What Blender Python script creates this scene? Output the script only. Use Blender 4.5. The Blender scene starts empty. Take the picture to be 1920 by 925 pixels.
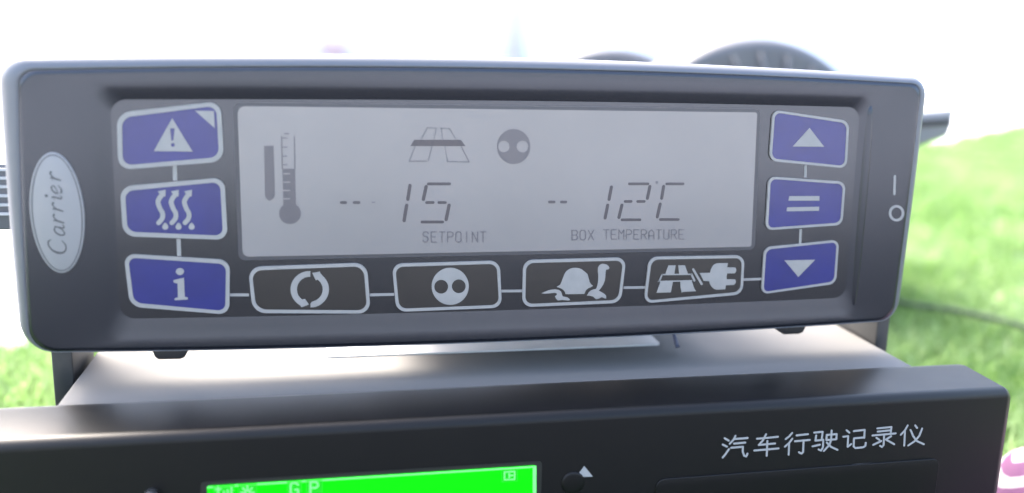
import bpy, bmesh, math, random
import numpy as np
from mathutils import Vector, Matrix
from mathutils.geometry import tessellate_polygon

S = bpy.context.scene
COL = S.collection
R = math.radians

# ------------------------------------------------------------------ camera
F, CX, CY, CAM_D = 1721.0, 960.0, 462.5, 0.19


def _n(v):
    v = np.array(v, float)
    return v / np.linalg.norm(v)


_x = _n([9700 - CX, 320 - CY, F])
_y = _n([615 - CX, 84 - CY, F])
_y = _n(_y - _x * (_x @ _y))
AX = np.stack([_x, _y, np.cross(_x, _y)], 1)          # world axes seen in the camera

cam_data = bpy.data.cameras.new('camera')
cam = bpy.data.objects.new('camera', cam_data)
COL.objects.link(cam)
S.camera = cam
cam_data.sensor_width = 36
cam_data.lens = 36 * F / 1920
cam_data.clip_start = 0.01
cam_data.clip_end = 500
rt, dn, fw = AX[0], AX[1], AX[2]
cam.matrix_world = Matrix(((rt[0], -dn[0], -fw[0], 0), (rt[1], -dn[1], -fw[1], -CAM_D),
                           (rt[2], -dn[2], -fw[2], 0), (0, 0, 0, 1)))
cam_data.dof.use_dof = True
cam_data.dof.focus_distance = 0.20
cam_data.dof.aperture_fstop = 7.5

# ------------------------------------------------------------------ light
SUN_EL, SUN_ROT = 50, -35
w = bpy.data.worlds.new('World')
S.world = w
w.use_nodes = True
nt = w.node_tree
bg = nt.nodes['Background']
sky = nt.nodes.new('ShaderNodeTexSky')
sky.sky_type = 'NISHITA'
sky.sun_disc = False
sky.sun_elevation = R(SUN_EL)
sky.sun_rotation = R(SUN_ROT)
sky.air_density = 1.0
sky.dust_density = 6.0
sky.ozone_density = 0.5
nt.links.new(sky.outputs[0], bg.inputs[0])
bg.inputs[1].default_value = 0.15
sl = bpy.data.lights.new('sun', 'SUN')
sl.energy = 1.5
sl.angle = R(32)
sl.color = (1, 0.96, 0.9)
so = bpy.data.objects.new('sun', sl)
COL.objects.link(so)
# Nishita: rotation measured from +Y towards +X
az = R(SUN_ROT)
sd = Vector((math.sin(az) * math.cos(R(SUN_EL)), math.cos(az) * math.cos(R(SUN_EL)), math.sin(R(SUN_EL))))
so.rotation_euler = sd.to_track_quat('Z', 'Y').to_euler()
S.view_settings.view_transform = 'Standard'
S.view_settings.look = 'None'
S.view_settings.exposure = 3.4
S.view_settings.gamma = 1


# ------------------------------------------------------------------ helpers
def ray(px, py):
    return AX.T @ np.array([px - CX, py - CY, F])


def at_y(px, py, Y=0.0):
    """photo pixel -> (X, Z) on the upright plane at depth Y"""
    r = ray(px, py)
    t = (Y + CAM_D) / r[1]
    return (r[0] * t, r[2] * t)


def at_z(px, py, Z):
    r = ray(px, py)
    t = Z / r[2]
    return (r[0] * t, r[1] * t - CAM_D)


def mat(name, col, rough=0.5, metal=0.0, spec=0.5, coat=0.0, coat_rough=0.1, noise=0.0, nscale=200,
        bump=0.0, bscale=3000, emis=None, estr=0, aniso=0.0, rnoise=0.0, rscale=60, ior=1.5):
    m = bpy.data.materials.new(name)
    m.use_nodes = True
    t = m.node_tree
    b = t.nodes['Principled BSDF']
    b.inputs['Base Color'].default_value = (*col, 1)
    b.inputs['Roughness'].default_value = rough
    b.inputs['Metallic'].default_value = metal
    b.inputs['Specular IOR Level'].default_value = spec
    b.inputs['Coat Weight'].default_value = coat
    b.inputs['Coat Roughness'].default_value = coat_rough
    b.inputs['IOR'].default_value = ior
    if aniso:
        b.inputs['Anisotropic'].default_value = aniso
    tc = t.nodes.new('ShaderNodeTexCoord')
    if noise:
        nz = t.nodes.new('ShaderNodeTexNoise')
        nz.inputs['Scale'].default_value = nscale
        nz.inputs['Detail'].default_value = 4
        t.links.new(tc.outputs['Object'], nz.inputs['Vector'])
        rp = t.nodes.new('ShaderNodeValToRGB')
        rp.color_ramp.elements[0].position = 0.3
        rp.color_ramp.elements[1].position = 0.7
        rp.color_ramp.elements[0].color = (*[c * (1 - noise) for c in col], 1)
        rp.color_ramp.elements[1].color = (*[min(1, c * (1 + noise)) for c in col], 1)
        t.links.new(nz.outputs['Fac'], rp.inputs['Fac'])
        t.links.new(rp.outputs['Color'], b.inputs['Base Color'])
    if rnoise:
        n2 = t.nodes.new('ShaderNodeTexNoise')
        n2.inputs['Scale'].default_value = rscale
        n2.inputs['Detail'].default_value = 5
        t.links.new(tc.outputs['Object'], n2.inputs['Vector'])
        mr = t.nodes.new('ShaderNodeMapRange')
        mr.inputs['To Min'].default_value = max(0.02, rough - rnoise)
        mr.inputs['To Max'].default_value = rough + rnoise
        t.links.new(n2.outputs['Fac'], mr.inputs['Value'])
        t.links.new(mr.outputs['Result'], b.inputs['Roughness'])
    if bump:
        n3 = t.nodes.new('ShaderNodeTexNoise')
        n3.inputs['Scale'].default_value = bscale
        n3.inputs['Detail'].default_value = 2
        t.links.new(tc.outputs['Object'], n3.inputs['Vector'])
        bp = t.nodes.new('ShaderNodeBump')
        bp.inputs['Strength'].default_value = bump
        bp.inputs['Distance'].default_value = 0.0002
        t.links.new(n3.outputs['Fac'], bp.inputs['Height'])
        t.links.new(bp.outputs['Normal'], b.inputs['Normal'])
    if 'plastic' in name or 'film' in name: b.inputs['Specular Tint'].default_value = (0.82, 0.88, 1.0, 1)
    if emis:
        b.inputs['Emission Color'].default_value = (*emis, 1)
        b.inputs['Emission Strength'].default_value = estr
    return m


M = {}
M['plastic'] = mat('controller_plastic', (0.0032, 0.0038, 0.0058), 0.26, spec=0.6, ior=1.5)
M['edge'] = mat('edge_highlight_plastic', (0.05, 0.051, 0.054), 0.42, spec=0.9)  # paler than the frame: the bevel's highlight is put into the colour
M['membrane'] = mat('membrane_film', (0.0020, 0.0020, 0.0024), 0.23, spec=0.72, ior=1.5, )
M['blue'] = mat('blue_key', (0.006, 0.0095, 0.085), 0.26, spec=0.5, ior=1.5, noise=0.12, nscale=120)
M['key'] = mat('dark_key', (0.003, 0.003, 0.0035), 0.28, spec=0.6)
M['print'] = mat('white_print', (0.185, 0.18, 0.17), 0.5, noise=0.06, nscale=400)
M['lcd'] = mat('lcd_glass', (0.142, 0.132, 0.127), 0.25, spec=0.5, noise=0.09, nscale=16)
M['lcdseg'] = mat('lcd_segment', (0.030, 0.026, 0.031), 0.3)
M['lcdfaint'] = mat('lcd_faint_segment', (0.062, 0.057, 0.062), 0.3)
M['lcdghost'] = mat('lcd_ghost_segment', (0.075, 0.072, 0.076), 0.3)
M['badge'] = mat('badge_silver', (0.165, 0.163, 0.163), 0.4, spec=0.5)
M['badgeink'] = mat('badge_ink', (0.035, 0.035, 0.038), 0.5)
M['dark'] = mat('dark_rear', (0.006, 0.006, 0.007), 0.5, bump=0.2)
M['metal'] = mat('zinc_plate', (0.118, 0.117, 0.115), 0.7, metal=0.25, spec=0.15, rnoise=0.05, rscale=25)
M['sticker'] = mat('sticker', (0.5, 0.5, 0.5), 0.4)
M['leg'] = mat('bracket_steel', (0.015, 0.016, 0.017), 0.4, bump=0.1)
M['bezel'] = mat('gloss_bezel', (0.003, 0.003, 0.0033), 0.4, spec=0.18, rnoise=0.04)
M['textprint'] = mat('grey_print', (0.22, 0.22, 0.22), 0.5)
M['green'] = mat('green_backlight', (0.0, 0.04, 0.0), 0.45, spec=0.15, emis=(0.0, 1.0, 0.0), estr=0.105)
M['greenlight'] = mat('green_lit_pixels', (0.1, 0.4, 0.1), 0.4, emis=(0.12, 1.0, 0.14), estr=0.105)
M['greendark'] = mat('green_dark_pixels', (0.0, 0.1, 0.0), 0.4, emis=(0.0, 1.0, 0.01), estr=0.06)


def tag(o, label=None, cat=None, group=None, kind=None):
    if label: o['label'] = label
    if cat: o['category'] = cat
    if group: o['group'] = group
    if kind: o['kind'] = kind
    return o


def empty(name, loc=(0, 0, 0)):
    o = bpy.data.objects.new(name, None)
    o.empty_display_size = 0.01
    o.location = loc
    COL.objects.link(o)
    return o


class MB:
    def __init__(s):
        s.v, s.f, s.sm = [], [], []

    def add(s, vs, fs, smooth=False):
        b = len(s.v)
        s.v += [tuple(p) for p in vs]
        s.f += [tuple(i + b for i in q) for q in fs]
        s.sm += [smooth] * len(fs)
        return s

    def prism(s, pts, y0, y1, holes=()):
        """flat shape in the X-Z plane, front at y0, back at y1"""
        loops = [list(pts)] + [list(h) for h in holes]
        tris = tessellate_polygon([[Vector((p[0], p[1], 0)) for p in l] for l in loops])
        flat = [p for l in loops for p in l]
        n = len(flat)
        vs = [(p[0], y0, p[1]) for p in flat] + [(p[0], y1, p[1]) for p in flat]
        fs = []
        for t in tris:
            a, b, c = [flat[i] for i in t]
            ar = (b[0] - a[0]) * (c[1] - a[1]) - (b[1] - a[1]) * (c[0] - a[0])
            t = tuple(t) if ar > 0 else tuple(reversed(t))
            fs.append(t)                               # facing -Y
            fs.append(tuple(i + n for i in reversed(t)))
        o = 0
        for li, l in enumerate(loops):
            k = len(l)
            ar = sum(l[i][0] * l[(i + 1) % k][1] - l[(i + 1) % k][0] * l[i][1] for i in range(k))
            ccw = (ar > 0) ^ (li > 0)
            for i in range(k):
                a, b = o + i, o + (i + 1) % k
                fs.append((a, a + n, b + n, b) if ccw else (b, b + n, a + n, a))
            o += k
        return s.add(vs, fs)

    def loft(s, rings, smooth=True, cap0=False, cap1=False):
        n = len(rings[0])
        vs = [p for r in rings for p in r]
        fs = []
        for k in range(len(rings) - 1):
            for i in range(n):
                j = (i + 1) % n
                fs.append((k * n + i, k * n + j, (k + 1) * n + j, (k + 1) * n + i))
        s.add(vs, fs, smooth)
        if cap0: s.add(rings[0], [tuple(range(n))])
        if cap1: s.add(rings[-1], [tuple(reversed(range(n)))])
        return s

    def box(s, a, b):
        x0, y0, z0 = a; x1, y1, z1 = b
        vs = [(x0, y0, z0), (x1, y0, z0), (x1, y1, z0), (x0, y1, z0), (x0, y0, z1), (x1, y0, z1), (x1, y1, z1), (x0, y1, z1)]
        return s.add(vs, [(3, 2, 1, 0), (4, 5, 6, 7), (0, 1, 5, 4), (1, 2, 6, 5), (2, 3, 7, 6), (3, 0, 4, 7)])

    def tube(s, pts, r, seg=10):
        rings = []
        P = [Vector(p) for p in pts]
        for i, p in enumerate(P):
            d = (P[min(i + 1, len(P) - 1)] - P[max(i - 1, 0)]).normalized()
            u = d.cross(Vector((0.13, 0.31, 1))).normalized(); v = d.cross(u)
            rr = r[i] if isinstance(r, (list, tuple)) else r
            rings.append([p + (u * math.cos(2 * math.pi * k / seg) + v * math.sin(2 * math.pi * k / seg)) * rr for k in range(seg)])
        return s.loft(rings, True, True, True)

    def build(s, name, m, parent=None, bevel=0, segs=3, recalc=True):
        me = bpy.data.meshes.new(name)
        me.from_pydata(s.v, [], s.f)
        me.polygons.foreach_set('use_smooth', s.sm)
        bm = bmesh.new(); bm.from_mesh(me)
        bmesh.ops.remove_doubles(bm, verts=bm.verts, dist=1e-7)
        if recalc: bmesh.ops.recalc_face_normals(bm, faces=bm.faces)
        if bevel:
            es = [e for e in bm.edges if len(e.link_faces) == 2 and e.calc_face_angle(0) > 0.5]
            bmesh.ops.bevel(bm, geom=es, offset=bevel, segments=segs, profile=0.5, affect='EDGES')
            for f in bm.faces: f.smooth = True
            me.shade_smooth() if False else None
        bm.to_mesh(me); bm.free()
        me.materials.append(m)
        o = bpy.data.objects.new(name, me)
        COL.objects.link(o)
        if parent: 
            o.parent = parent
            o.matrix_parent_inverse = Matrix.Translation(-parent.location)   # meshes are written in world coordinates
        return o


def rr_loop(quad, rad, bows=(0, 0, 0, 0), M_=14, K=7):
    """rounded quad TL TR BR BL -> loop of points; bow pushes an edge outward"""
    if not isinstance(rad, (list, tuple)): rad = [rad] * 4
    q = [Vector((p[0], p[1])) for p in quad]
    c = sum(q, Vector((0, 0))) / 4
    out = []
    for i in range(4):
        a, b = q[i], q[(i + 1) % 4]
        L = (b - a).length
        d = (b - a) / L
        nrm = Vector((d.y, -d.x))
        if (0.5 * (a + b) - c).dot(nrm) < 0: nrm = -nrm
        bow = bows[i]
        edge = lambda s, a=a, d=d, L=L, nrm=nrm, bow=bow: a + d * s + nrm * 4 * bow * (s / L) * (1 - s / L)
        s0, s1 = rad[i], L - rad[(i + 1) % 4]
        for k in range(M_ + 1):
            out.append(edge(s0 + (s1 - s0) * k / M_))
        # corner at b
        nb = q[(i + 2) % 4]
        d2 = (nb - b).normalized()
        p0 = edge(s1); p2 = b + d2 * rad[(i + 1) % 4]
        L2 = (nb - b).length
        n2 = Vector((d2.y, -d2.x))
        if (0.5 * (nb + b) - c).dot(n2) < 0: n2 = -n2
        s = rad[(i + 1) % 4]
        p2 = p2 + n2 * 4 * bows[(i + 1) % 4] * (s / L2) * (1 - s / L2)
        ctl = b + (p0 - (b - d * s) + p2 - (b + d2 * s)) * 1.0
        for k in range(1, K):
            t = k / K
            # conic-like rounding (between quadratic bezier and arc)
            w_ = 0.72
            den = (1 - t) ** 2 + 2 * w_ * t * (1 - t) + t * t
            out.append(((1 - t) ** 2 * p0 + 2 * w_ * t * (1 - t) * ctl + t * t * p2) / den)
    return [(p.x, p.y) for p in out]


def inset(quad, l, t, r, b):
    (a0, a1), (b0, b1), (c0, c1), (d0, d1) = quad
    return [(a0 + l, a1 - t), (b0 - r, b1 - t), (c0 - r, c1 + b), (d0 + l, d1 + b)]


def pxs(pts, Y=0.0, sc=1.0, ox=0.0, oy=0.0):
    return [at_y(p[0] / sc + ox, p[1] / sc + oy, Y) for p in pts]


def circle_px(cx, cy, rx, ry=None, n=40, Y=0.0, a0=0, a1=360):
    ry = rx if ry is None else ry
    full = abs(a1 - a0) >= 359.9
    m = n if full else n + 1
    return [at_y(cx + rx * math.cos(R(a0 + (a1 - a0) * k / n)), cy - ry * math.sin(R(a0 + (a1 - a0) * k / n)), Y) for k in range(m)]


def stroke_poly(pts, wdt, cap=6):
    """closed outline around a polyline (2D), round caps; width scalar or per point"""
    P = [Vector(p) for p in pts]
    n = len(P)
    W = [wdt] * n if not isinstance(wdt, (list, tuple)) else wdt
    L, Rr = [], []
    for i, p in enumerate(P):
        d = (P[min(i + 1, n - 1)] - P[max(i - 1, 0)]).normalized()
        k = Vector((-d.y, d.x)) * W[i] / 2
        if 0 < i < n - 1:
            d1 = (P[i] - P[i - 1]).normalized(); d2 = (P[i + 1] - P[i]).normalized()
            cs = max(0.5, math.sqrt(max(0, (1 + d1.dot(d2)) / 2)))
            k = k / cs
        L.append(p + k); Rr.append(p - k)
    out = list(L)
    def capf(c, frm, wd):
        a = math.atan2((frm - c).y, (frm - c).x)
        return [c + Vector((math.cos(a - math.pi * j / cap), math.sin(a - math.pi * j / cap))) * wd / 2 for j in range(1, cap)]
    out += capf(P[-1], L[-1], W[-1])
    out += list(reversed(Rr))
    out += capf(P[0], Rr[0], W[0])
    return [(p.x, p.y) for p in out]


def smooth_line(pts, n=6):
    """Catmull-Rom"""
    P = [Vector(p) for p in pts]
    P = [2 * P[0] - P[1]] + P + [2 * P[-1] - P[-2]]
    out = []
    for i in range(1, len(P) - 2):
        for k in range(n):
            t = k / n
            a, b, c, d = P[i - 1], P[i], P[i + 1], P[i + 2]
            out.append(0.5 * ((2 * b) + (c - a) * t + (2 * a - 5 * b + 4 * c - d) * t * t + (3 * b - a - 3 * c + d) * t ** 3))
    out.append(P[-2])
    return [tuple(p) for p in out]


PXM = 1 / 9050.0       # metres per photo pixel on the controller face


def sp(mb, pts, wpx, Y0, Y1, sc=1.0, ox=0, oy=0, sm=False, lvl=0):
    """stroke from pixel points; wpx in real photo pixels. lvl: tiny depth step for crossing strokes"""
    if not sm and len(pts) > 2:                 # sharp turns: one bar per segment
        for i in range(len(pts) - 1):
            sp(mb, pts[i:i + 2], wpx, Y0 - (i + 1) * 3e-6, Y1, sc, ox, oy, lvl=lvl)
        return
    q = pxs(pts, Y0, sc, ox, oy)
    if sm: q = smooth_line(q)
    ww = wpx * PXM if not isinstance(wpx, (list, tuple)) else [a * PXM for a in wpx]
    if isinstance(ww, list) and sm:
        n = len(q); k = len(ww)
        ww = [np.interp(i / (n - 1) * (k - 1), range(k), ww) for i in range(n)]
    mb.prism(stroke_poly(q, ww), Y0 - lvl * 3e-6, Y1)


# ------------------------------------------------------------------ setting
ZG = -0.130                                   # turf base level
ZT = -0.118                                   # blade tips
e0 = Vector(at_z(0, 606, ZT)); e1 = Vector(at_z(1700, 268, ZT))
ed = (e1 - e0).normalized(); en = Vector((ed.y, -ed.x))      # towards the camera side
if en.y > 0: en = -en


def sheet(name, pts, z, m, kind='structure'):
    o = MB().add([(p[0], p[1], z) for p in pts], [tuple(range(len(pts)))]).build(name, m)
    return tag(o, kind=kind)


m_conc = mat('pale_concrete', (0.42, 0.435, 0.47), 0.8, noise=0.05, nscale=3)
m_soil = mat('turf_backing', (0.035, 0.075, 0.018), 0.9, noise=0.3, nscale=60)
m_wall = mat('white_wall', (0.7, 0.7, 0.7), 0.8, noise=0.02, nscale=2)
sheet('ground', [(-60, -60), (60, -60), (60, 60), (-60, 60)], ZG - 0.006, m_conc)
a = e0 - ed * 0.55; b = e0 + ed * 6
turf_poly = [a, b, b + en * 1.6, a + en * 0.75]
sheet('turf_ground', turf_poly, ZG, m_soil)

m_refl_shade = mat('reflection_shade_dark', (0.022, 0.023, 0.026), 0.85, noise=0.2, nscale=90)  # added dark sheet out of view, darkens the reflections in the device fronts
REFL_SHADE = [(-.17, -.085), (1.6, -.085), (1.6, -.56), (-.24, -.56)]
sheet('reflection_shade', REFL_SHADE, ZG + 0.004, m_refl_shade)

# white wall far behind with its grey downpipe and a red sign
wall = MB().box((-12, 7.0, ZG - 0.006), (14, 7.2, 3.2)).build('white_wall', m_wall)
tag(wall, 'plain white wall far behind the devices, blurred and bright', 'wall')
wy = 6.95
x0, _ = at_y(966, 60, wy)
post = MB().tube([(x0, wy, ZG), (x0, wy, 1.2), (x0, wy, 3.0)], 0.05, 16).build('downpipe', mat('downpipe_grey', (0.52, 0.46, 0.41), 0.6))
tag(post, 'pale grey vertical pipe against the white wall, very faint', 'pipe')
sx0, sz0 = at_y(598, 82, wy); sx1, sz1 = at_y(655, 100, wy)
sg = MB().box((sx0, wy - 0.02, sz1), (sx1, 6.999, sz0)).build('sign', mat('faded_red', (0.45, 0.22, 0.18), 0.6), bevel=0.01)
tag(sg, 'small blurred pale red block on the white wall above the display', 'sign')

# ------------------------------------------------------------------ turf blades
rng = np.random.default_rng(7)
m_grass = bpy.data.materials.new('grass_blades'); m_grass.use_nodes = True
t = m_grass.node_tree; b_ = t.nodes['Principled BSDF']
tc = t.nodes.new('ShaderNodeTexCoord')
n1 = t.nodes.new('ShaderNodeTexNoise'); n1.inputs['Scale'].default_value = 14; n1.inputs['Detail'].default_value = 3
n2 = t.nodes.new('ShaderNodeTexNoise'); n2.inputs['Scale'].default_value = 420; n2.inputs['Detail'].default_value = 1
mx = t.nodes.new('ShaderNodeMath'); mx.operation = 'MULTIPLY_ADD'; mx.inputs[1].default_value = 0.45
m2 = t.nodes.new('ShaderNodeMath'); m2.operation = 'MULTIPLY'; m2.inputs[1].default_value = 0.55
rp = t.nodes.new('ShaderNodeValToRGB')
rp.color_ramp.elements[0].position = 0.34; rp.color_ramp.elements[0].color = (0.07, 0.15, 0.03, 1)
rp.color_ramp.elements[1].position = 0.66; rp.color_ramp.elements[1].color = (0.27, 0.37, 0.18, 1)
e_ = rp.color_ramp.elements.new(0.5); e_.color = (0.145, 0.25, 0.075, 1)
t.links.new(tc.outputs['Object'], n1.inputs['Vector']); t.links.new(tc.outputs['Object'], n2.inputs['Vector'])
t.links.new(n2.outputs['Fac'], m2.inputs[0]); t.links.new(n1.outputs['Fac'], mx.inputs[0]); t.links.new(m2.outputs[0], mx.inputs[2])
t.links.new(mx.outputs[0], rp.inputs['Fac']); t.links.new(rp.outputs['Color'], b_.inputs['Base Color'])
b_.inputs['Roughness'].default_value = 0.45
tr = t.nodes.new('ShaderNodeBsdfTranslucent'); ms = t.nodes.new('ShaderNodeMixShader'); ms.inputs[0].default_value = 0.5
t.links.new(rp.outputs['Color'], tr.inputs['Color']); t.links.new(b_.outputs[0], ms.inputs[1]); t.links.new(tr.outputs[0], ms.inputs[2])
t.links.new(ms.outputs[0], t.nodes['Material Output'].inputs['Surface'])


def grass():
    pts = []
    def scatter(n, xr, yr):
        p = np.stack([rng.uniform(*xr, n), rng.uniform(*yr, n)], 1)
        s = (p - np.array(e0)) @ np.array(en)
        edge = 0.012 * np.sin(p[:, 0] * 40) + 0.008 * np.sin(p[:, 0] * 97 + 1)
        p = p[s > 0.004 + edge * 0.5]
        inside = (p[:, 0] > -0.056) & (p[:, 0] < 0.138) & (p[:, 1] > -0.03) & (p[:, 1] < 0.16)
        ins2 = (p[:, 0] > -0.072) & (p[:, 0] < 0.153) & (p[:, 1] > -0.05) & (p[:, 1] < -0.002)
        ins3 = (p[:, 0] > -.18 - .12 * (-.085 - p[:, 1])) & (p[:, 1] < -.078) & (p[:, 1] > -.57)
        return p[~(inside | ins2 | ins3)]
    for n, xr, yr in ((16000, (-0.26, -0.05), (0.0, 0.40)), (34000, (0.10, 0.42), (-0.05, 0.45)),
                      (16000, (-0.1, 0.2), (0.15, 0.6)), (34000, (0.15, 0.9), (0.35, 1.1)), (24000, (0.5, 1.7), (0.7, 1.8)),
                      (9000, (-0.4, 0.5), (-0.5, -0.05))):
        pts.append(scatter(n, xr, yr))
    p = np.concatenate(pts); n = len(p)
    dist = np.hypot(p[:, 0], p[:, 1] + CAM_D)
    wd = rng.uniform(0.0006, 0.0011, n) * (1 + dist * 1.6)
    h = rng.uniform(0.009, 0.017, n)
    th = rng.uniform(0, 2 * np.pi, n); lean = rng.uniform(0.1, 0.9, n) * h
    la = rng.uniform(0, 2 * np.pi, n)
    dx, dy = np.cos(th) * wd / 2, np.sin(th) * wd / 2
    lx, ly = np.cos(la) * lean, np.sin(la) * lean
    V = np.zeros((n, 5, 3))
    V[:, 0] = np.stack([p[:, 0] - dx, p[:, 1] - dy, np.full(n, ZG - .001)], 1)
    V[:, 1] = np.stack([p[:, 0] + dx, p[:, 1] + dy, np.full(n, ZG - .001)], 1)
    V[:, 2] = np.stack([p[:, 0] + dx * .8 + lx * .35, p[:, 1] + dy * .8 + ly * .35, ZG + h * .6], 1)
    V[:, 3] = np.stack([p[:, 0] - dx * .8 + lx * .35, p[:, 1] - dy * .8 + ly * .35, ZG + h * .6], 1)
    V[:, 4] = np.stack([p[:, 0] + lx, p[:, 1] + ly, ZG + h], 1)
    base = np.arange(n) * 5
    quads = np.stack([base, base + 1, base + 2, base + 3], 1)
    tris = np.stack([base + 3, base + 2, base + 4], 1)
    me = bpy.data.meshes.new('grass')
    me.vertices.add(n * 5); me.vertices.foreach_set('co', V.reshape(-1))
    li = np.concatenate([quads.reshape(-1), tris.reshape(-1)])
    me.loops.add(len(li)); me.loops.foreach_set('vertex_index', li)
    me.polygons.add(2 * n)
    st = np.concatenate([np.arange(n) * 4, n * 4 + np.arange(n) * 3])
    tot = np.concatenate([np.full(n, 4), np.full(n, 3)])
    me.polygons.foreach_set('loop_start', st); me.polygons.foreach_set('loop_total', tot)
    me.update(calc_edges=True); me.validate()
    me.materials.append(m_grass)
    o = bpy.data.objects.new('grass', me); COL.objects.link(o)
    return tag(o, 'short bright green turf blades around the devices', 'grass', kind='stuff')


grass()

# cable lying in the turf on the right
c0 = at_z(1640, 545, ZT); c1 = at_z(1700, 574, ZT); c2 = at_z(1800, 592, ZT); c3 = at_z(1920, 618, ZT); c4 = at_z(2050, 640, ZT)
cab = MB().tube(smooth_line([(*c0, ZT - .001), (*c1, ZT + .001), (*c2, ZT + .002), (*c3, ZT + .001), (*c4, ZT - .006)], 8), 0.0013, 10)
tag(cab.build('cable', mat('dark_green_cable', (0.008, 0.022, 0.010), 0.7)), 'thin dark green cable lying in the turf right of the display unit', 'cable')

# ------------------------------------------------------------------ lidded pots behind
m_drum = mat('grey_drum', (0.065, 0.066, 0.072), 0.45, noise=0.08, nscale=30)
m_drum2 = mat('grey_drum_rim', (0.085, 0.086, 0.092), 0.5)


def drum(cx_, topy, halfw, Y, label, ribs, name='ribbed_drum'):
    """round lying drum: disc facing the camera, seen above the controller"""
    X, Zt = at_y(cx_, topy, Y)
    xl, _ = at_y(cx_ - halfw, 120, Y)
    rad = (Zt - ZG) / 2
    c = (X, Y, ZG + rad)
    e = empty(name, (X, Y, ZG))
    tag(e, label, 'drum')
    def ring(r, y, n=72):
        return [(c[0] + r * math.cos(2 * math.pi * k / n), y, c[2] + r * math.sin(2 * math.pi * k / n)) for k in range(n)]
    mb = MB().loft([ring(rad * .93, Y - .002), ring(rad * .97, Y - .001), ring(rad, Y + .004), ring(rad, Y + .03), ring(rad * .96, Y + .034)], True, True, True)
    mb.build('body', m_drum, e)
    fr = MB()
    for k in range(ribs):
        an = 2 * math.pi * k / ribs
        a_ = (c[0] + rad * .35 * math.cos(an), Y - .0035, c[2] + rad * .35 * math.sin(an))
        an2 = an + 0.25
        b__ = (c[0] + rad * .9 * math.cos(an2), Y - .0035, c[2] + rad * .9 * math.sin(an2))
        fr.tube([a_, ((a_[0] + b__[0]) / 2 + .002, Y - .005, (a_[2] + b__[2]) / 2), b__], rad * .012, 6)
    fr.build('ribs', m_drum2, e)
    return e, c, rad


e, c, rad = drum(1428, 70, 115, 0.22, 'larger round grey ribbed drum behind the top right of the display', 28)
mb = MB()
rings = []
for k, (r_, dy) in enumerate(((.93, .036), (.97, .05), (.93, .085), (.80, .09))):
    rings.append([(c[0] + 0.013 + rad * r_ * math.cos(2 * math.pi * j / 64), .22 + dy, c[2] - .001 + rad * r_ * math.sin(2 * math.pi * j / 64)) for j in range(64)])
mb.loft(rings, True, True, True).build('rear_housing', mat('pale_housing', (0.30, 0.30, 0.31), 0.5), e)
e, c, rad2 = drum(1153, 90, 70, 0.30, 'smaller round dark drum peeking above the middle of the display', 22)

# lever behind the controller, right
YB = 0.12
q = pxs([(1700, 214), (1760, 209), (1792, 205), (1791, 214), (1787, 221), (1788, 232), (1779, 256), (1766, 259), (1742, 268), (1700, 285)], YB)
lev = empty('lever', (at_y(1690, 240, YB)[0], YB, ZG))
tag(lev, 'dark grey lever end sticking out behind the right side of the display', 'lever')
MB().prism(q, YB, YB + 0.012).build('handle', mat('lever_grey', (0.13, 0.135, 0.14), 0.4), lev, bevel=0.0012)
xa, za = at_y(1690, 240, YB)
MB().box((xa - .012, YB + .001, ZG), (xa + .001, YB + .011, za + .004)).build('post', M['leg'], lev, bevel=0.001)
q = pxs([(1705, 228), (1785, 224), (1783, 234), (1705, 240)], YB - .001)
MB().prism(q, YB - .0012, YB + 0.002).build('groove', M['dark'], lev)

# ================================================================== CONTROLLER
ctrl = empty('refrigeration_controller', (0.036, 0.0, -0.0635))
tag(ctrl, 'dark grey control unit with a wide grey display and keys, above the silver case', 'control unit')

mm = lambda pts: [(a / 1000, b / 1000) for a, b in pts]
OQ = mm([(-61.2, -3.5), (135.0, -3.9), (134.3, -61.8), (-61.6, -62.1)])
rad_o = [0.0052, 0.0046, 0.0058, 0.0070]


def oloop(l, t_, r_, b_, Y, dr=0.0):
    bows = (0.0021 - dr * .1, 0.0002, 0.0016, 0.0004)
    return [(p[0], Y, p[1]) for p in rr_loop(inset(OQ, l, t_, r_, b_), [max(0.001, a - dr) for a in rad_o], bows)]


# bevel with its bright highlight painted in lighter grey: wide at the upper left, narrow elsewhere (inset per corner: x, z)
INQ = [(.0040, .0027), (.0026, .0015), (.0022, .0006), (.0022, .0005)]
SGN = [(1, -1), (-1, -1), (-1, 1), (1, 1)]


def bev(f_, Y, dr=0.0, extra=0.0):
    q = [(p[0] + sg_[0] * (i_[0] * f_ + extra), p[1] + sg_[1] * (i_[1] * f_ + extra)) for p, i_, sg_ in zip(OQ, INQ, SGN)]
    return [(p[0], Y, p[1]) for p in rr_loop(q, [max(0.001, a - dr) for a in rad_o], (0.0021 - dr * .1, .0002, .0016, .0004))]


back = [oloop(.0012, .0012, .0012, .0008, .0125), oloop(.0003, .0003, .0003, .0002, .012), oloop(0.0003, 0.0003, 0.0003, 0, .0035)]
DB = 0.0030
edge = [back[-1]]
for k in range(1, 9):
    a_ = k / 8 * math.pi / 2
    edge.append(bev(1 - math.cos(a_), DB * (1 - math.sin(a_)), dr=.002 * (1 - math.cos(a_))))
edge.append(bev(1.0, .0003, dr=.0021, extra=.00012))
MB().loft(back, True).add(back[0], [tuple(range(len(back[0])))]).build('rear_shell', M['plastic'], ctrl)
MB().loft(edge, True).build('edge_highlight', M['edge'], ctrl)
rings = [bev(1.0, .0004, dr=.002, extra=.00003), bev(1.0, -.00002, dr=.0021, extra=.0001), bev(1.0, -.00004, dr=.002, extra=.0008)]
# recess of the key area
RQ = pxs([(180, 168), (1634, 186), (1600, 588), (204, 634)])


def rloop(l, t_, r_, b_, Y, bow=.0006):
    return [(p[0], Y, p[1]) for p in rr_loop(inset(RQ, l, t_, r_, b_), .003, (bow, 0, bow, 0))]


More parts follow.
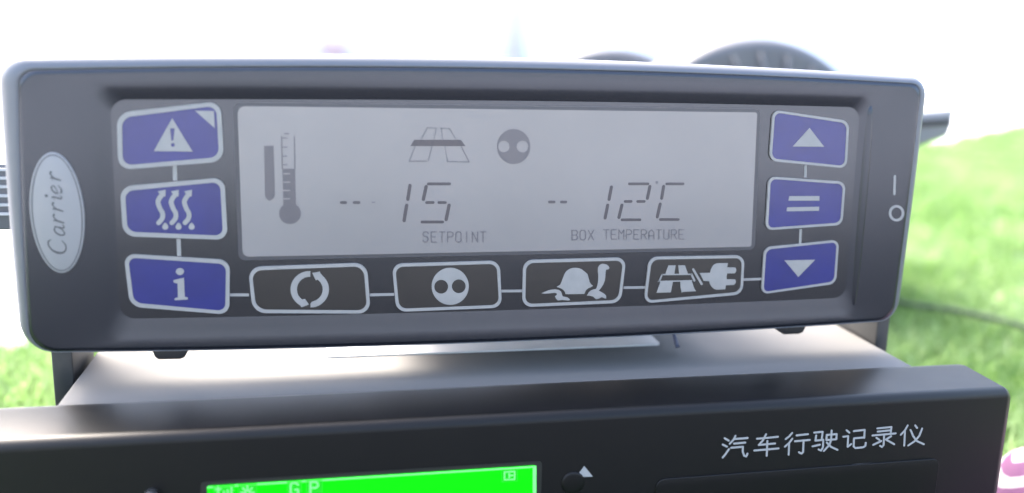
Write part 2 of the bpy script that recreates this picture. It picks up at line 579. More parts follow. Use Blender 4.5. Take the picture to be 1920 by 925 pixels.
REC = 0.0005
rings.append(rloop(-.0012, -.0008, -.0010, -.0008, -.00002))
rings.append(rloop(0, 0, 0, 0, 0.0001))
rings.append(rloop(.0012, .0010, .0012, .0018, REC * .55))
rings.append(rloop(.0024, .0020, .0024, .0040, REC))
frame = MB().loft(rings, True)
body = frame.build('front_frame', M['plastic'], ctrl, recalc=True)
memb = MB().prism([(p[0], p[2]) for p in rloop(.0023, .0019, .0023, .0037, 0)], REC - .00002, REC + .0012).build('key_panel', M['membrane'], ctrl)
# slim bright rib along the right of the key panel
q = [at_y(1634, 192, 0), at_y(1624, 320, 0), at_y(1612, 460, 0), at_y(1601, 580, 0)]
cl_ = smooth_line(q, 10); nr = len(cl_); rr_ = []
for i, (x_, z_) in enumerate(cl_):
    hw = .0004 + .0009 * math.sin(math.pi * i / (nr - 1)) ** .4 * (1 - .35 * i / nr)
    if i in (0, nr - 1): hw = .0001
    rr_.append([(x_ + hw * u_, (.00035 - hw * .62 * (1 - abs(u_) ** 2.2)), z_) for u_ in np.linspace(-1, 1, 13)] + [(x_, .0012, z_)])
MB().loft(rr_, True, True, True).build('edge_rib', M['plastic'], ctrl)
# rear housing, lips under the frame
MB().box((.010, .0126, -.0555), (.092, .060, -.0085)).build('rear_housing', M['dark'], ctrl, bevel=.001)
mb = MB().prism(pxs([(284, 655), (356, 652), (346, 671), (338, 674), (297, 675), (290, 670)], .003), .003, .009)
mb.build('clip', M['dark'], ctrl, bevel=.0003)
mb = MB().prism(pxs([(1452, 612), (1514, 608), (1506, 624), (1498, 627), (1470, 628), (1461, 622)], .003), .003, .009)
mb.build('clip', M['dark'], ctrl, bevel=.0003)
# ribbed connector at the left rear
cn = MB()
xa, za = at_y(30, 300, .02); xb, zb_ = at_y(-60, 422, .02)
cn.box((xb, .0135, zb_), (xa + .012, .045, za))
cn.build('connector', mat('connector_grey', (0.075, 0.078, 0.09), 0.45), ctrl, bevel=.0005)
cnr = MB()
for k, yy in enumerate((318, 334, 350, 367, 384, 401)):
    xx, zz = at_y(0, yy, .0133)
    cnr.box((xb - .0004, .0128, zz - .00028), (xa + .002, .030, zz + .00028))
cnr.build('connector_ribs', mat('rib_pale', (0.38, 0.38, 0.39), 0.5), ctrl)

# ---- display
YL = REC - .0003
LQ = pxs([(445, 199), (1420, 211), (1409, 463), (455, 482)], YL)
mb = MB().prism(rr_loop(pxs([(437, 192), (1427, 205), (1416, 469), (447, 489)], YL), .0014), REC - .0001, REC + .0005)
disp_b = mb.build('display_surround', mat('display_surround', (0.03, 0.03, 0.035), 0.35), ctrl)
lcd = MB().prism(rr_loop(LQ, [.0016, .0006, .0006, .0013]), YL, REC + .0005).build('display', M['lcd'], ctrl)
LY = YL - .00004
SEG = [((768.7, 348), (764.6, 374)), ((762.5, 385), (757.6, 414)), ((803, 345), (843, 345)), ((799, 350), (793.8, 374)),
       ((800, 380), (812, 380)), ((823, 380), (835, 380)), ((842, 385), (836.5, 412)), ((791, 416.5), (830, 416.5)),
       ((1146.3, 351), (1142, 374)), ((1139.4, 385), (1134.5, 409)), ((1180, 345), (1215, 345)), ((1218.5, 350), (1214, 372)),
       ((1172, 378), (1183.5, 378)), ((1195.5, 378), (1208, 378)), ((1166, 385), (1160.5, 408)), ((1166, 412.4), (1200, 412.4)),
       ((1250, 345), (1281, 345)), ((1244.2, 350), (1240.7, 372)), ((1237.8, 383), (1232.4, 407)), ((1238, 411.8), (1272, 411.8)),
       ((640, 380), (648, 380)), ((664, 380), (673, 380)), ((1030, 379), (1039, 379)), ((1052.5, 379), (1061, 379))]
mb = MB()
for nm_, lo_, hi_ in (('setpoint_minus', 600, 700), ('setpoint_digits', 700, 900), ('box_minus', 1000, 1080), ('box_digits', 1080, 1400)):
    mb = MB()
    for s_ in SEG:
        if lo_ < s_[0][0] < hi_:
            sp(mb, s_, 5.6 if abs(s_[0][1] - s_[1][1]) < 1 else 6.6, LY, YL + .0001)
    mb.build(nm_, M['lcdseg'], lcd)
MB().prism(circle_px(1231.5, 342, 2.8, n=12, Y=LY), LY, YL + .0001).build('degree_dot', M['lcdfaint'], lcd)
mb = MB(); sp(mb, ((698, 379.5), (702, 379.5)), 3.0, LY, YL + .0001)
mb.build('faint_dash', M['lcdfaint'], lcd)

GL = {  # dot-matrix style capital strokes in a 5x7 box (y down)
    'S': [[(4, 1), (3, 0), (1, 0), (0, 1), (0, 2), (1, 3), (3, 3.5), (4, 5), (3, 7), (1, 7), (0, 6)]],
    'E': [[(4, 0), (0, 0), (0, 7), (4, 7)], [(0, 3.5), (3, 3.5)]],
    'T': [[(0, 0), (4, 0)], [(2, 0), (2, 7)]],
    'P': [[(0, 7), (0, 0), (3, 0), (4, 1), (4, 2.5), (3, 3.5), (0, 3.5)]],
    'O': [[(1, 0), (3, 0), (4, 1), (4, 6), (3, 7), (1, 7), (0, 6), (0, 1), (1, 0)]],
    'I': [[(2, 0), (2, 7)]],
    'N': [[(0, 7), (0, 0), (4, 7), (4, 0)]],
    'B': [[(0, 0), (3, 0), (4, 1), (4, 2.5), (3, 3.5), (4, 4.5), (4, 6), (3, 7), (0, 7), (0, 0)], [(0, 3.5), (3, 3.5)]],
    'X': [[(0, 0), (4, 7)], [(4, 0), (0, 7)]],
    'M': [[(0, 7), (0, 0), (2, 3), (4, 0), (4, 7)]],
    'R': [[(0, 7), (0, 0), (3, 0), (4, 1), (4, 2.5), (3, 3.5), (0, 3.5)], [(2, 3.5), (4, 7)]],
    'A': [[(0, 7), (0, 2), (2, 0), (4, 2), (4, 7)], [(0, 4.5), (4, 4.5)]],
    'U': [[(0, 0), (0, 6), (1, 7), (3, 7), (4, 6), (4, 0)]],
    'G': [[(4, 1), (3, 0), (1, 0), (0, 1), (0, 6), (1, 7), (4, 7), (4, 4), (2.5, 4)]],
}


def write(mb, txt, x, y, cw, chh, pitch, wpx, Y0, Y1, slope=0.0):
    for ch in txt:
        if ch != ' ':
            for li_, st in enumerate(GL[ch]):
                sp(mb, [(x + p[0] / 4 * cw, y + p[1] / 7 * chh) for p in st], wpx, Y0, Y1, lvl=li_ + 1)
        x += pitch; y += slope * pitch


mb = MB()
write(mb, 'SETPOINT', 793, 435, 10, 19, 15.4, 2.1, LY, YL + .0001)
mb.build('setpoint_text', M['lcdfaint'], lcd)
mb = MB()
write(mb, 'BOX', 1072.5, 432, 10, 18, 15.2, 2.1, LY, YL + .0001)
write(mb, 'TEMPERATURE', 1132, 431, 9.5, 17.5, 14.1, 2.1, LY, YL + .0001)
mb.build('box_temperature_text', M['lcdfaint'], lcd)
# thermometer
mb = MB().prism(circle_px(543.8, 400.5, 20.5, 20, n=28, Y=LY), LY, YL + .0001)
mb.prism(pxs([(529.5, 316.5), (553, 316.5), (555, 388), (531.5, 388)], LY), LY - .000004, YL + .0001,
         )
sp(mb, [(527.8, 256), (529.5, 316)], 2.0, LY, YL + .0001); sp(mb, [(552, 256), (553, 316)], 2.0, LY, YL + .0001)
for yy in (259, 276, 293, 309): sp(mb, [(530, yy), (538, yy)], 2.2, LY, YL + .0001, lvl=2)
sp(mb, [(534, 251), (541, 251)], 2.5, LY, YL + .0001)
mb.build('thermometer_icon', M['lcdfaint'], lcd)
mb = MB()
for yy in (326, 342, 357.5, 373): sp(mb, [(532, yy), (543, yy)], 2.2, LY - .00002, YL + .0001)
mb.build('thermometer_ticks', M['lcd'], lcd)
mb = MB().prism(pxs([(495, 274), (513, 273), (515.5, 366), (512, 373), (505, 377), (499, 372), (497, 366)], LY), LY, YL + .0001)
mb.build('level_bar', M['lcdfaint'], lcd)
# road icon
mb = MB().prism(pxs([(776.5, 262.3), (864, 262.3), (873, 274.3), (769, 274.3)], LY), LY, YL + .0001)
mb.build('road_band', M['lcdseg'], lcd)
mb = MB()
for s_ in ([(801, 240), (818, 240.5)], [(826.5, 240.5), (843.5, 241.5)], [(801, 240), (789.6, 261.5)], [(818, 242), (813.6, 261.5)],
           [(827.5, 241), (829.7, 261.5)], [(843.5, 242), (855, 261.5)], [(778.6, 275), (767.7, 301)], [(767.7, 302.4), (800, 302.4)],
           [(810, 275), (802.7, 301.7)], [(834, 275), (839, 302)], [(838, 303), (879, 304)], [(864.7, 275), (879.3, 303)]):
    sp(mb, s_, 2.0, LY, YL + .0001)
mb.build('road_lines', M['lcdghost'], lcd)
mb = MB()
sp(mb, [(767.7, 302.4), (799, 302.4)], 1.8, LY, YL + .0001, lvl=3); sp(mb, [(866, 277), (879.3, 303.5)], 2, LY, YL + .0001, lvl=3)
mb.prism(circle_px(963, 275, 31.5, 33, n=48, Y=LY), LY, YL + .0001,
         holes=[circle_px(944.6, 275, 10.6, n=24, Y=LY), circle_px(979.5, 275, 10.8, n=24, Y=LY)])
mb.build('two_hole_disc', M['lcdfaint'], lcd)


# ---- keys
def key(quad, rad_px, col, border_px, label=None):
    YK = REC - .0004
    q_out = pxs(quad, YK)
    lo = rr_loop(q_out, rad_px * PXM)
    qb = border_px * PXM
    c_ = (sum(p[0] for p in q_out) / 4, sum(p[1] for p in q_out) / 4)
    q_in = inset(q_out, qb, qb, qb, qb)
    li_ = rr_loop(q_in, max(.3, rad_px - border_px * .8) * PXM)
    k = MB().prism(rr_loop(inset(q_out, qb * .5, qb * .5, qb * .5, qb * .5), rad_px * PXM * .9), YK, REC + .0005).build('key', M[col], ctrl)
    if label: k['label'] = label
    n = len(lo)
    v = [(p[0], YK - .00012, p[1]) for p in lo] + [(p[0], YK - .00012, p[1]) for p in li_] + \
        [(p[0], REC + .0003, p[1]) for p in lo] + [(p[0], YK + .0001, p[1]) for p in li_]
    fs = []
    for i in range(n):
        j = (i + 1) % n
        fs += [(i, j, n + j, n + i), (2 * n + i, 2 * n + j, j, i), (n + i, n + j, 3 * n + j, 3 * n + i)]
    MB().add(v, fs).build('outline', M['print'], k)
    return k, YK - .00008, YK + .0001


# left column
k, y0, y1 = key([(219, 212), (414, 190), (420, 303), (222, 319)], 23, 'blue', 8, 'blue key with a white warning triangle')
tri = pxs([(322.7, 222), (361, 284.5), (288.5, 283.5)], y0)
mb = MB().prism(tri, y0, y1, holes=[pxs([(318.8, 241), (327.5, 241), (325, 264), (321, 264)], y0), circle_px(324, 272, 3.8, n=12, Y=y0)])
mb.prism(pxs([(366, 208), (401, 208.5), (402.5, 240.5)], y0), y0, y1)
mb.build('warning_symbol', M['print'], k)
k, y0, y1 = key([(225, 350), (421, 333), (427, 450), (231, 443)], 21, 'blue', 8, 'blue key with three wavy heat arrows')
mb = MB()
for dx in (0, 24.8, 49.4):
    Zc = dict(sc=9.25, ox=280 + dx, oy=345)
    sp(mb, [(232, 180), (180, 240), (150, 320), (185, 430), (228, 510), (222, 600), (160, 678)], 8.2, y0, y1, sm=True, **Zc)
    mb.prism(pxs([(148, 130), (282, 104), (276, 222), (240, 212), (170, 165)], y0, **Zc), y0 - .00001, y1)
    dr = [(275, 672), (300, 690), (322, 722), (330, 755), (312, 785), (276, 797), (240, 785), (222, 755), (230, 722), (250, 690)]
    mb.prism(pxs(dr, y0, **Zc), y0, y1)
mb.build('heat_symbol', M['print'], k)
k, y0, y1 = key([(232, 476), (431, 488), (430, 590), (244, 575)], 20, 'blue', 7, 'blue key with a white letter i')
mb = MB().prism(circle_px(337.3, 509.5, 7.6, 6.6, n=20, Y=y0), y0, y1)
mb.prism(pxs([(812, 490), (835, 484), (862, 478), (866, 566), (880, 571), (880, 580), (818, 583), (818, 574), (834, 570), (832, 505), (814, 500)], y0, 2.5, 0, 330), y0, y1)
mb.build('letter_i', M['print'], k)
# bottom row
k, y0, y1 = key([(465, 501), (688, 493), (695, 588), (474, 587)], 24, 'key', 6.5, 'dark key with two circling arrows')
Zc = dict(sc=9.25, ox=520, oy=490)
L_out = [(572, 175)] + [(562 + 333 * math.cos(R(a_)), 490 - 318 * math.sin(R(a_))) for a_ in range(98, 238, 7)] + [(400, 770), (415, 803), (548, 752), (478, 655)]
L_in = [(440, 665)] + [(562 + 222 * math.cos(R(a_)), 490 - 220 * math.sin(R(a_))) for a_ in range(232, 92, -7)] + [(572, 272)]
R_out = [(605, 205), (700, 190), (738, 178), (745, 208)] + [(562 + 333 * math.cos(R(a_)), 490 - 318 * math.sin(R(a_))) for a_ in range(50, -82, -7)] + [(575, 803)]
R_in = [(575, 735), (600, 705)] + [(562 + 225 * math.cos(R(a_)), 490 - 215 * math.sin(R(a_))) for a_ in range(-72, 48, 7)] + [(700, 318), (668, 335)]
mb = MB().prism(pxs(L_out + L_in, y0, **Zc), y0, y1).prism(pxs(R_out + R_in, y0, **Zc), y0, y1)
mb.build('cycle_symbol', M['print'], k)
k, y0, y1 = key([(735, 495), (937, 489), (941, 577), (743, 585)], 20, 'key', 6, 'dark key with a white disc that has two holes')
MB().prism(circle_px(844.2, 537.2, 34.8, n=48, Y=y0), y0, y1, holes=[circle_px(827.3, 538, 13, n=28, Y=y0), circle_px(860.2, 537.2, 13, n=28, Y=y0)]).build('disc_symbol', M['print'], k)
k, y0, y1 = key([(981, 488), (1174, 483), (1164, 568), (979, 576)], 20, 'key', 6, 'dark key with a white tortoise')
Zc = dict(sc=9.25, ox=1000, oy=480)
mb = MB().prism(pxs([(405, 540), (470, 500), (495, 440), (520, 370), (545, 310), (570, 270), (610, 240), (650, 220), (685, 211), (720, 208), (760, 210), (800, 217), (845, 238), (880, 265), (940, 315), (958, 380), (975, 450), (1000, 492), (1035, 520), (995, 545), (950, 565), (925, 585), (905, 610), (885, 660), (560, 665), (545, 620), (525, 595), (500, 575), (455, 555)], y0, **Zc), y0, y1)
mb.prism(pxs([(140, 650), (200, 625), (260, 600), (320, 587), (380, 582), (450, 595), (480, 620), (495, 655), (510, 705), (550, 712), (590, 720), (620, 740), (640, 768), (600, 775), (560, 770), (500, 765), (425, 775), (395, 745), (375, 705), (400, 685), (415, 665), (400, 650), (370, 640), (290, 650), (200, 658)], y0, **Zc), y0, y1)
mb.prism(pxs([(1200, 138), (1165, 150), (1140, 172), (1122, 210), (1120, 260), (1128, 360), (1122, 460), (1110, 520), (1090, 575), (1040, 585), (1000, 600), (965, 635), (930, 688), (985, 692), (1040, 708), (1065, 735), (1090, 755), (1130, 745), (1190, 715), (1230, 735), (1265, 745), (1262, 690), (1235, 662), (1200, 640), (1135, 605), (1175, 555), (1212, 500), (1240, 430), (1250, 350), (1252, 290), (1262, 240), (1300, 235), (1322, 212), (1305, 180), (1275, 155), (1240, 142)], y0, **Zc), y0, y1)
mb.build('tortoise_symbol', M['print'], k)
k, y0, y1 = key([(1217, 482), (1396, 479), (1392, 552), (1207, 569)], 19, 'key', 5.5, 'dark key with a white road and plug')
Zc = dict(sc=9.25, ox=1200, oy=475)
mb = MB()
for pg in ([(495, 212), (620, 212), (595, 358), (442, 358)], [(665, 212), (780, 212), (832, 356), (680, 356)],
           [(355, 500), (570, 498), (535, 680), (288, 686)], [(700, 484), (898, 478), (935, 600), (972, 660), (740, 672), (727, 690), (704, 600)]):
    mb.prism(pxs(pg, y0, **Zc), y0, y1)
for st, w_ in (([(385, 372), (895, 367)], 2.6), ([(322, 492), (900, 478)], 2.6), ([(385, 374), (332, 490)], 3.2), ([(895, 368), (945, 478)], 4.2), ([(925, 282), (1070, 535)], 4.6)):
    sp(mb, st, w_, y0 - .00001, y1, **Zc)
mb.prism(pxs([(1035, 345), (1215, 342), (1228, 290), (1250, 240), (1280, 200), (1325, 178), (1400, 173), (1525, 174), (1512, 245), (1650, 250), (1668, 275), (1670, 310), (1645, 350), (1515, 350), (1500, 400), (1505, 452), (1650, 456), (1665, 490), (1655, 525), (1630, 550), (1488, 556), (1480, 626), (1330, 636), (1285, 620), (1245, 585), (1215, 540), (1200, 486), (1105, 480), (1080, 430)], y0, **Zc), y0, y1)
mb.build('road_plug_symbol', M['print'], k)
# right column
k, y0, y1 = key([(1449, 206), (1592, 227), (1587, 316), (1442, 302)], 17, 'blue', 5, 'blue key with a white triangle pointing up')
MB().prism(pxs([(1518, 240), (1545.5, 275.5), (1486.5, 275)], y0), y0, y1).build('up_triangle', M['print'], k)
k, y0, y1 = key([(1441, 331), (1585, 341), (1579, 422), (1435, 432)], 16, 'blue', 5, 'blue key with two white bars')
mb = MB().prism(pxs([(1480, 368), (1536.5, 368), (1536.5, 376.5), (1478.5, 376.5)], y0), y0, y1)
mb.prism(pxs([(1476, 389), (1536, 388), (1535.5, 395.5), (1475, 396.5)], y0), y0, y1).build('equals_bars', M['print'], k)
k, y0, y1 = key([(1433, 464), (1573, 450), (1567, 532), (1427, 552)], 16, 'blue', 4.6, 'blue key with a white triangle pointing down')
MB().prism(pxs([(1471, 488.5), (1528.5, 487.5), (1497, 519.5)], y0), y0, y1).build('down_triangle', M['print'], k)
# linking lines
for s_, w_ in (([(327.8, 308), (328.4, 339)], 7), ([(335, 448), (336, 480)], 7), ([(431, 553), (467, 553)], 5.4), ([(693, 553), (739, 552)], 5.4),
               ([(940, 546), (981, 545.4)], 5.2), ([(1169, 539.5), (1210, 539)], 5), ([(1393, 524.5), (1429, 523)], 5), ([(1510, 310), (1509.5, 333)], 5.5), ([(1501, 430), (1499.5, 459)], 5.5)):
    mb = MB(); q = pxs(s_, REC)
    a_, b2 = Vector(q[0]), Vector(q[1]); d = (b2 - a_).normalized(); kx = Vector((-d.y, d.x)) * w_ * PXM / 2
    mb.prism([tuple(a_ + kx), tuple(b2 + kx), tuple(b2 - kx), tuple(a_ - kx)], REC - .00014, REC + .0002).build('linking_line', M['print'], ctrl)
# power marks
mb = MB(); sp(mb, [(1678, 331), (1677, 364)], 5.4, -.00008, .0002); mb.build('power_on_mark', M['print'], ctrl)
MB().prism(circle_px(1680.7, 400, 14.5, 15.3, n=40, Y=0), -.00008, .0002, holes=[circle_px(1680.7, 400, 9.8, 10.7, n=40, Y=0)]).build('power_off_mark', M['print'], ctrl)


# oval badge
BC = at_y(108.3, 400, 0)
def oval(rx, rz, n=72): return [(BC[0] + rx * math.cos(2 * math.pi * k / n), BC[1] + rz * math.sin(2 * math.pi * k / n)) for k in range(n)]
bx_, bz_ = .00492, .01195
bd = MB().prism(oval(bx_, bz_), -.0004, .0002).build('oval_badge', M['badge'], ctrl, bevel=.00012, segs=2)
MB().prism(oval(bx_ * .93, bz_ * .965), -.00043, 0, holes=[oval(bx_ * .89, bz_ * .948)]).build('ring_line', M['badgeink'], bd)
CU = {  # u along the word, v up; zoom units (562 long, 120 cap height)
    'C': ([(98, 100), (88, 116), (62, 118), (30, 96), (12, 60), (12, 28), (30, 6), (62, 4), (92, 26)], [5, 9, 7, 9, 13, 12, 8, 7, 4]),
    'a1': ([(182, 62), (168, 72), (146, 62), (130, 34), (132, 10), (148, 6), (170, 26), (186, 56)], [6, 7, 8, 9, 9, 7, 5, 5]),
    'a2': ([(188, 68), (180, 36), (176, 12), (186, 5), (198, 16)], [5, 9, 9, 7, 4]),
    'r1': ([(208, 52), (224, 70), (228, 62), (218, 28), (210, 4)], [3, 5, 8, 10, 7]),
    'r2': ([(220, 34), (238, 60), (256, 72), (266, 66)], [3, 5, 7, 11]),
    'i1': ([(366, 52), (380, 70), (384, 62), (376, 30), (372, 12), (380, 5), (392, 16)], [3, 5, 8, 9, 8, 6, 3]),
    'e': ([(408, 30), (440, 40), (458, 56), (450, 70), (430, 66), (410, 44), (404, 20), (414, 6), (436, 6), (460, 24)], [4, 4, 6, 7, 7, 8, 10, 9, 7, 4]),
}
def badge_pts(pts, du=0):
    out = []
    for u, v in pts:
        u += du
        zx = 304 - 42 * (u / 562) - v; zy = 738 - u
        out.append((zx, zy))
    return pxs(out, -.0004, 3.557, 40, 270)
mb = MB()
lv = 0
for nm, dus in (('C', [0]), ('a1', [0]), ('a2', [0]), ('r1', [0, 78, 284]), ('r2', [0, 78, 284]), ('i1', [0]), ('e', [0])):
    for du in dus:
        pt, ww = CU[nm]
        q = smooth_line(badge_pts(pt, du), 5)
        n = len(q)
        W = [np.interp(i / (n - 1) * (len(ww) - 1), range(len(ww)), ww) * 1.1 / 3.557 * PXM for i in range(n)]
        lv += 1
        mb.prism(stroke_poly(q, W), -.00043 - lv * 2e-6, 0)
qd = badge_pts([(392, 108)])[0]
mb.prism([(qd[0] + .00028 * math.cos(k * .6), qd[1] + .00028 * math.sin(k * .6)) for k in range(10)], -.00045, 0)
mb.build('badge_lettering', M['badgeink'], bd)

# ================================================================== STAND LEGS
YS = .012
for nm, quad_, lab in (('l', [(93, 640), (133, 640)], 'dark flat metal leg under the left end of the display, beside the silver case'),
                       ('r', [(1588, 590), (1618, 590)], 'dark flat metal leg under the right end of the display, beside the silver case')):
    xa = at_y(*quad_[0], YS)[0]; xb = at_y(*quad_[1], YS)[0]
    if nm == 'l': xb = min(xb, -.0546)
    else: xa, xb = .1362, .1362 + .0035
    o = MB().box((xa, YS, ZG - .002), (xb, YS + .018, -.052)).build('support_leg', M['leg'], bevel=.0004)
    tag(o, lab, 'leg', 'legs holding up the display unit')

# ================================================================== TACHOGRAPH
tach = empty('vehicle_recorder', (0.0407, -.013, ZG))
tag(tach, 'black fronted vehicle recorder with bright green screen and silver metal case under the control unit', 'recorder')
ZC = -.0713
MB().box((-.054, -.006, ZG), (.1355, .150, ZC)).build('metal_case', M['metal'], tach, bevel=.0006)
# white sticker
q0 = at_z(612, 671, ZC); q1 = at_z(1240, 649, ZC)
sy = .5 * (q0[1] + q1[1])
pts = rr_loop([(q0[0], sy + .03), (q1[0], sy + .03), (q1[0], sy), (q0[0], sy)], .0012)
mb = MB()
nn = len(pts)
mb.add([(p[0], p[1], ZC + .0004) for p in pts] + [(p[0], p[1], ZC - .0002) for p in pts],
       [tuple(range(nn))] + [(i, (i + 1) % nn, nn + (i + 1) % nn, nn + i) for i in range(nn)])
mb.build('sticker', M['sticker'], tach)
# little wire end
w0 = at_z(1256, 628, ZC + .003); w1 = at_z(1271, 645, ZC + .002)
MB().tube([(w0[0], w0[1], ZC + .006), (w0[0] * .5 + w1[0] * .5, w0[1] * .5 + w1[1] * .5, ZC + .0035), (w1[0], w1[1], ZC + .0012)], .0005, 8).build('wire_end', mat('wire_blue', (.06, .07, .12), .4), tach)
# bezel: rounded profile swept in X
YF, XL_, XR_ = -.0222, -.0675, .1495
prof = [(-.0055, ZG), (-.0055, ZC + .0002)]
prof += [(-.0075, ZC + .0006)]
rb = .0022
for k in range(0, 9):
    a_ = k / 8 * math.pi / 2
    prof.append((YF + rb - rb * math.sin(a_), ZC - rb + .0002 + rb * math.cos(a_)))
prof += [(YF, ZG)]
rings = []
for (xx, s_) in ((XL_, .0022), (XL_ + .0006, .0008), (XL_ + .0022, 0), (XR_ - .0022, 0), (XR_ - .0006, .0008), (XR_, .0022)):
    rings.append([(xx, y if y > -.006 else min(y + s_, -.0057), z - (s_ if z > ZG + .001 else 0)) for y, z in prof])
mb = MB()
n = len(prof)
vs = [p for r_ in rings for p in r_]; fs = []
for k in range(len(rings) - 1):
    for i in range(n):
        j = (i + 1) % n
        fs.append((k * n + i, k * n + j, (k + 1) * n + j, (k + 1) * n + i))
mb.add(vs, fs, True); mb.add(rings[0], [tuple(range(n))]); mb.add(rings[-1], [tuple(reversed(range(n)))])
bz = mb.build('front_bezel', M['bezel'], tach)
bz.data.set_sharp_from_angle(angle=R(50)) if hasattr(bz.data, 'set_sharp_from_angle') else None

# green screen
YG = YF - .0003
g0 = at_y(388, 912, YG); g1 = at_y(1006, 873, YG)
zt = .5 * (g0[1] + g1[1])
GQ = [(g0[0], g0[1]), (g1[0], g1[1]), (g1[0], g1[1] - .024), (g0[0], g0[1] - .024)]
gs_fr = MB().prism(rr_loop(inset(GQ, -.0012, -.0008, -.0012, -.0008), .001), YF - .0001, YF + .0005, holes=[rr_loop(GQ, .0006)]).build('screen_frame', mat('screen_frame', (.01, .011, .01), .3), tach)
scr = MB().prism(rr_loop(GQ, .0006), YF - .00015, YF + .0005).build('green_screen', M['green'], tach)
YP = YF - .0002
mb = MB()
mb.prism(pxs([(388.5, 913), (1005.5, 874), (1005.5, 877), (388.5, 916)], YP), YP, YF)
mb.prism(pxs([(999, 877), (1005.5, 877), (1005.5, 1010), (999, 1010)], YP), YP, YF)
mb.build('screen_edge_glow', M['greenlight'], scr)
def pix_block(name, blk, draw):
    k_ = MB().prism(pxs(blk, YP), YP, YF).build(name, M['greendark'], scr)
    mb = MB(); draw(mb)
    mb.build(name + '_pixels', M['greenlight'], scr)


PY = YP - .00003


def strokes(lst, w_):
    def f_(mb):
        for i_, st in enumerate(lst): sp(mb, st, w_, PY, YP, lvl=i_ % 6)
    return f_


pix_block('letter_g', [(538, 903.5), (566, 901.8), (566, 935), (538, 936)], lambda mb: write(mb, 'G', 545, 906, 14, 22, 0, 3.6, PY, YP))
pix_block('letter_p', [(574, 901.3), (605, 899.5), (605, 934), (574, 935)], lambda mb: write(mb, 'P', 582, 904, 14, 22, 0, 3.6, PY, YP))
pix_block('card_icon', [(940, 881), (971, 879), (971, 903), (940, 905)], strokes([[(946, 885.5), (965, 884.3), (965, 899), (946, 900), (946, 885.5)], [(955, 888), (955, 896)], [(955, 892), (962, 891.5)]], 2.4))
pix_block('signal_icon', [(400, 912), (440, 909.5), (440, 940), (400, 941)], strokes([[(x_, 940), (x_, h_)] for x_, h_ in ((420, 922), (427, 919), (434, 914))] + [[(404, 918), (414, 917.4)], [(409, 913), (409, 935)]], 2.8))
pix_block('satellite_icon', [(446, 909), (482, 907), (482, 940), (446, 941)], strokes([[(464 + 4 * math.cos(R(a_)), 924 + 4 * math.sin(R(a_))), (464 + 12 * math.cos(R(a_)), 924 + 12 * math.sin(R(a_)))] for a_ in range(0, 360, 45)], 3))

# lettering on the bezel
YB_ = YF - .00006
KM = 1 / 10200.0
CH = {  # strokes in a 100x100 box, y down
    '汽': [[(8, 10), (24, 22)], [(2, 38), (18, 48)], [(4, 96), (14, 82), (26, 60)], [(48, 2), (42, 18), (28, 36)], [(44, 16), (94, 14)], [(44, 36), (86, 34)],
           [(34, 54), (78, 52), (78, 74), (84, 92), (92, 96), (96, 84)]],
    '车': [[(12, 20), (92, 16)], [(46, 2), (34, 30), (20, 48), (82, 45)], [(4, 72), (96, 68)], [(52, 32), (52, 98)]],
    '行': [[(28, 2), (18, 16), (4, 28)], [(30, 28), (18, 46), (2, 62)], [(18, 46), (18, 98)], [(46, 14), (90, 11)], [(40, 40), (98, 37)], [(74, 38), (74, 90), (68, 96), (58, 90)]],
    '驶': [[(6, 8), (38, 6), (36, 44)], [(14, 22), (12, 46), (42, 44), (42, 78), (36, 94), (26, 88)], [(2, 72), (30, 66)], [(54, 22), (54, 46), (92, 44), (92, 20), (54, 22)], [(72, 2), (72, 46), (66, 70), (46, 96)], [(56, 58), (72, 78), (98, 94)]],
    '记': [[(14, 6), (26, 18)], [(2, 36), (22, 34), (22, 84), (36, 72)], [(44, 12), (88, 9), (88, 46)], [(46, 46), (88, 44)], [(46, 46), (46, 84), (54, 92), (86, 90), (94, 84), (95, 70)]],
    '录': [[(22, 8), (78, 5), (76, 38)], [(24, 23), (76, 20)], [(4, 40), (96, 36)], [(50, 38), (50, 88), (44, 96), (36, 90)], [(20, 52), (32, 62)], [(8, 84), (40, 68)], [(78, 48), (58, 62)], [(58, 62), (92, 86)]],
    '仪': [[(28, 2), (18, 24), (2, 44)], [(18, 28), (18, 96)], [(58, 4), (66, 16)], [(40, 24), (52, 54), (68, 78), (96, 94)], [(86, 20), (76, 54), (58, 78), (34, 96)]],
}
mb = MB()
boxes = [(1353, 818, 50, 42), (1412, 815, 49, 42), (1470, 812, 48, 42), (1522, 808.5, 49, 40), (1579, 805, 46, 40), (1633, 801, 47, 40), (1687, 798, 47, 40)]
for (ch, (bx0, by0, bw, bh)) in zip('汽车行驶记录仪', boxes):
    for li_, st in enumerate(CH[ch]):
        pp = [(bx0 + p[0] / 100 * bw + (1 - p[1] / 100) * 2.0, by0 + p[1] / 100 * bh - (p[0] / 100) * 2.5) for p in st]
        q = pxs(pp, YB_)
        for i in range(len(q) - 1):
            mb.prism(stroke_poly(q[i:i + 2], 4.3 * KM), YB_ - (li_ * 7 + i) * 1.5e-6, YF + .0002)
mb.build('chinese_lettering', M['textprint'], tach)
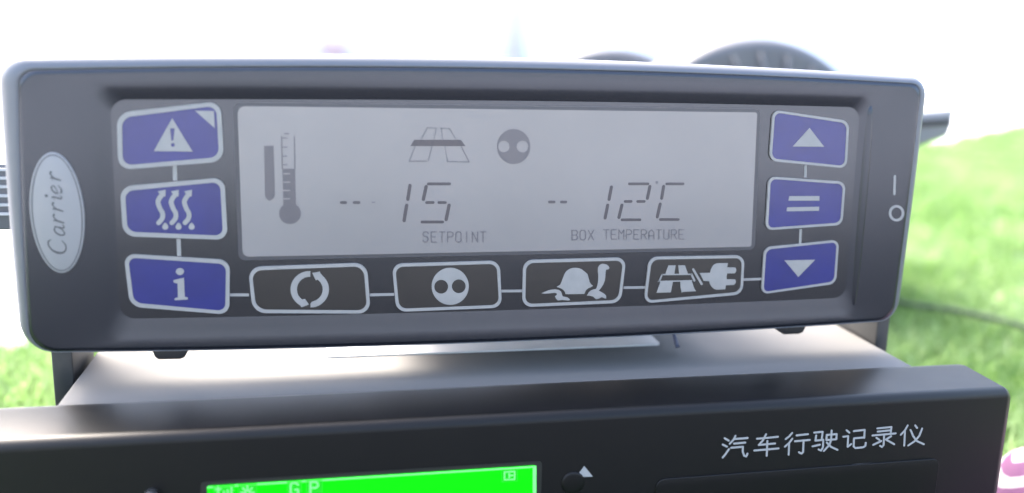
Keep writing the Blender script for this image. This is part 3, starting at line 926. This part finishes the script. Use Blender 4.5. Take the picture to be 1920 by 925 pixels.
# up arrow key + round key + lamp + printer door
MB().prism(pxs([(1095.5, 874), (1111.5, 894), (1080.5, 895)], YB_), YB_, YF + .0002).build('up_arrow_mark', M['textprint'], tach)
def dome(cx_, cy_, rp, name, m, h=.0008):
    c_ = at_y(cx_, cy_, YF); r_ = rp * KM
    rings = [[(c_[0] + r_ * s_ * math.cos(2 * math.pi * k / 32), YF - h * d_ + .0002, c_[1] + r_ * s_ * math.sin(2 * math.pi * k / 32)) for k in range(32)] for s_, d_ in ((1, 0), (1, .6), (.93, .9), (.8, 1), (.4, 1.1))]
    return MB().loft(rings, True, False, False).add(rings[-1], [tuple(range(32))], True).build(name, m, tach)
dome(1074, 905, 25, 'round_button', M['bezel'], .0006)
dome(284, 926, 12, 'knob', mat('knob_gloss', (.03, .03, .03), .15), .002)
xa, za = at_y(1230, 898, YF); xb, zb2 = at_y(1760, 868, YF)
dq = [(xa, za), (xb, za + .0004), (xb, za - .03), (xa, za - .03)]
MB().prism(rr_loop(dq, .002), YF - .00035, YF + .0004).build('printer_door', M['bezel'], tach, bevel=.00018)
mb = MB()
sp(mb, [(1536, 885), (1560, 883), (1582, 876), (1600, 872), (1632, 869)], [1, 3.5, 4, 3, 1.5], YF - .00005, YF + .0001, sm=True)
mb.build('door_reflection', mat('door_reflection_grey', (.10, .10, .105), .2), tach)  # curved reflection on the recorder front, painted as a pale tapering stroke

# ================================================================== striped cloth at the right
m_cl = bpy.data.materials.new('striped_cloth'); m_cl.use_nodes = True
t = m_cl.node_tree; b_ = t.nodes['Principled BSDF']; b_.inputs['Roughness'].default_value = .85
tc = t.nodes.new('ShaderNodeTexCoord'); wv = t.nodes.new('ShaderNodeTexWave'); mp = t.nodes.new('ShaderNodeMapping')
mp.inputs['Rotation'].default_value = (0, R(-58), 0)
wv.inputs['Scale'].default_value = 150; wv.inputs['Distortion'].default_value = 0.1; wv.inputs['Detail'].default_value = 1
cr = t.nodes.new('ShaderNodeValToRGB'); cr.color_ramp.elements[0].position = .45; cr.color_ramp.elements[1].position = .55
cr.color_ramp.elements[0].color = (.055, .010, .050, 1); cr.color_ramp.elements[1].color = (.17, .15, .17, 1)
t.links.new(tc.outputs['Object'], mp.inputs['Vector']); t.links.new(mp.outputs['Vector'], wv.inputs['Vector'])
t.links.new(wv.outputs['Color'], cr.inputs['Fac']); t.links.new(cr.outputs['Color'], b_.inputs['Base Color'])
nx, ny = 40, 30
vs, fs = [], []
for i in range(nx):
    for j in range(ny):
        u, v = i / (nx - 1), j / (ny - 1)
        x = .1560 + .07 * u; y = -.055 + .075 * v
        h = .024 * min(1, u * 2.8 + .15) ** .5 * min(1, v * 4) ** .5 * min(1, (1 - v) * 4 + .1) ** .5
        z = ZG + .006 + h + .0025 * math.sin(u * 17 + v * 5) + .0018 * math.sin(v * 21 - u * 6)
        vs.append((x + .002 * math.sin(v * 9), y, z))
for i in range(nx - 1):
    for j in range(ny - 1):
        a_ = i * ny + j
        fs.append((a_, a_ + ny, a_ + ny + 1, a_ + 1))
cl = MB().add(vs, fs, True).build('striped_cloth', m_cl)
md = cl.modifiers.new('thickness', 'SOLIDIFY'); md.thickness = .0012
tag(cl, 'purple and white striped cloth bunched beside the right end of the black recorder', 'cloth')
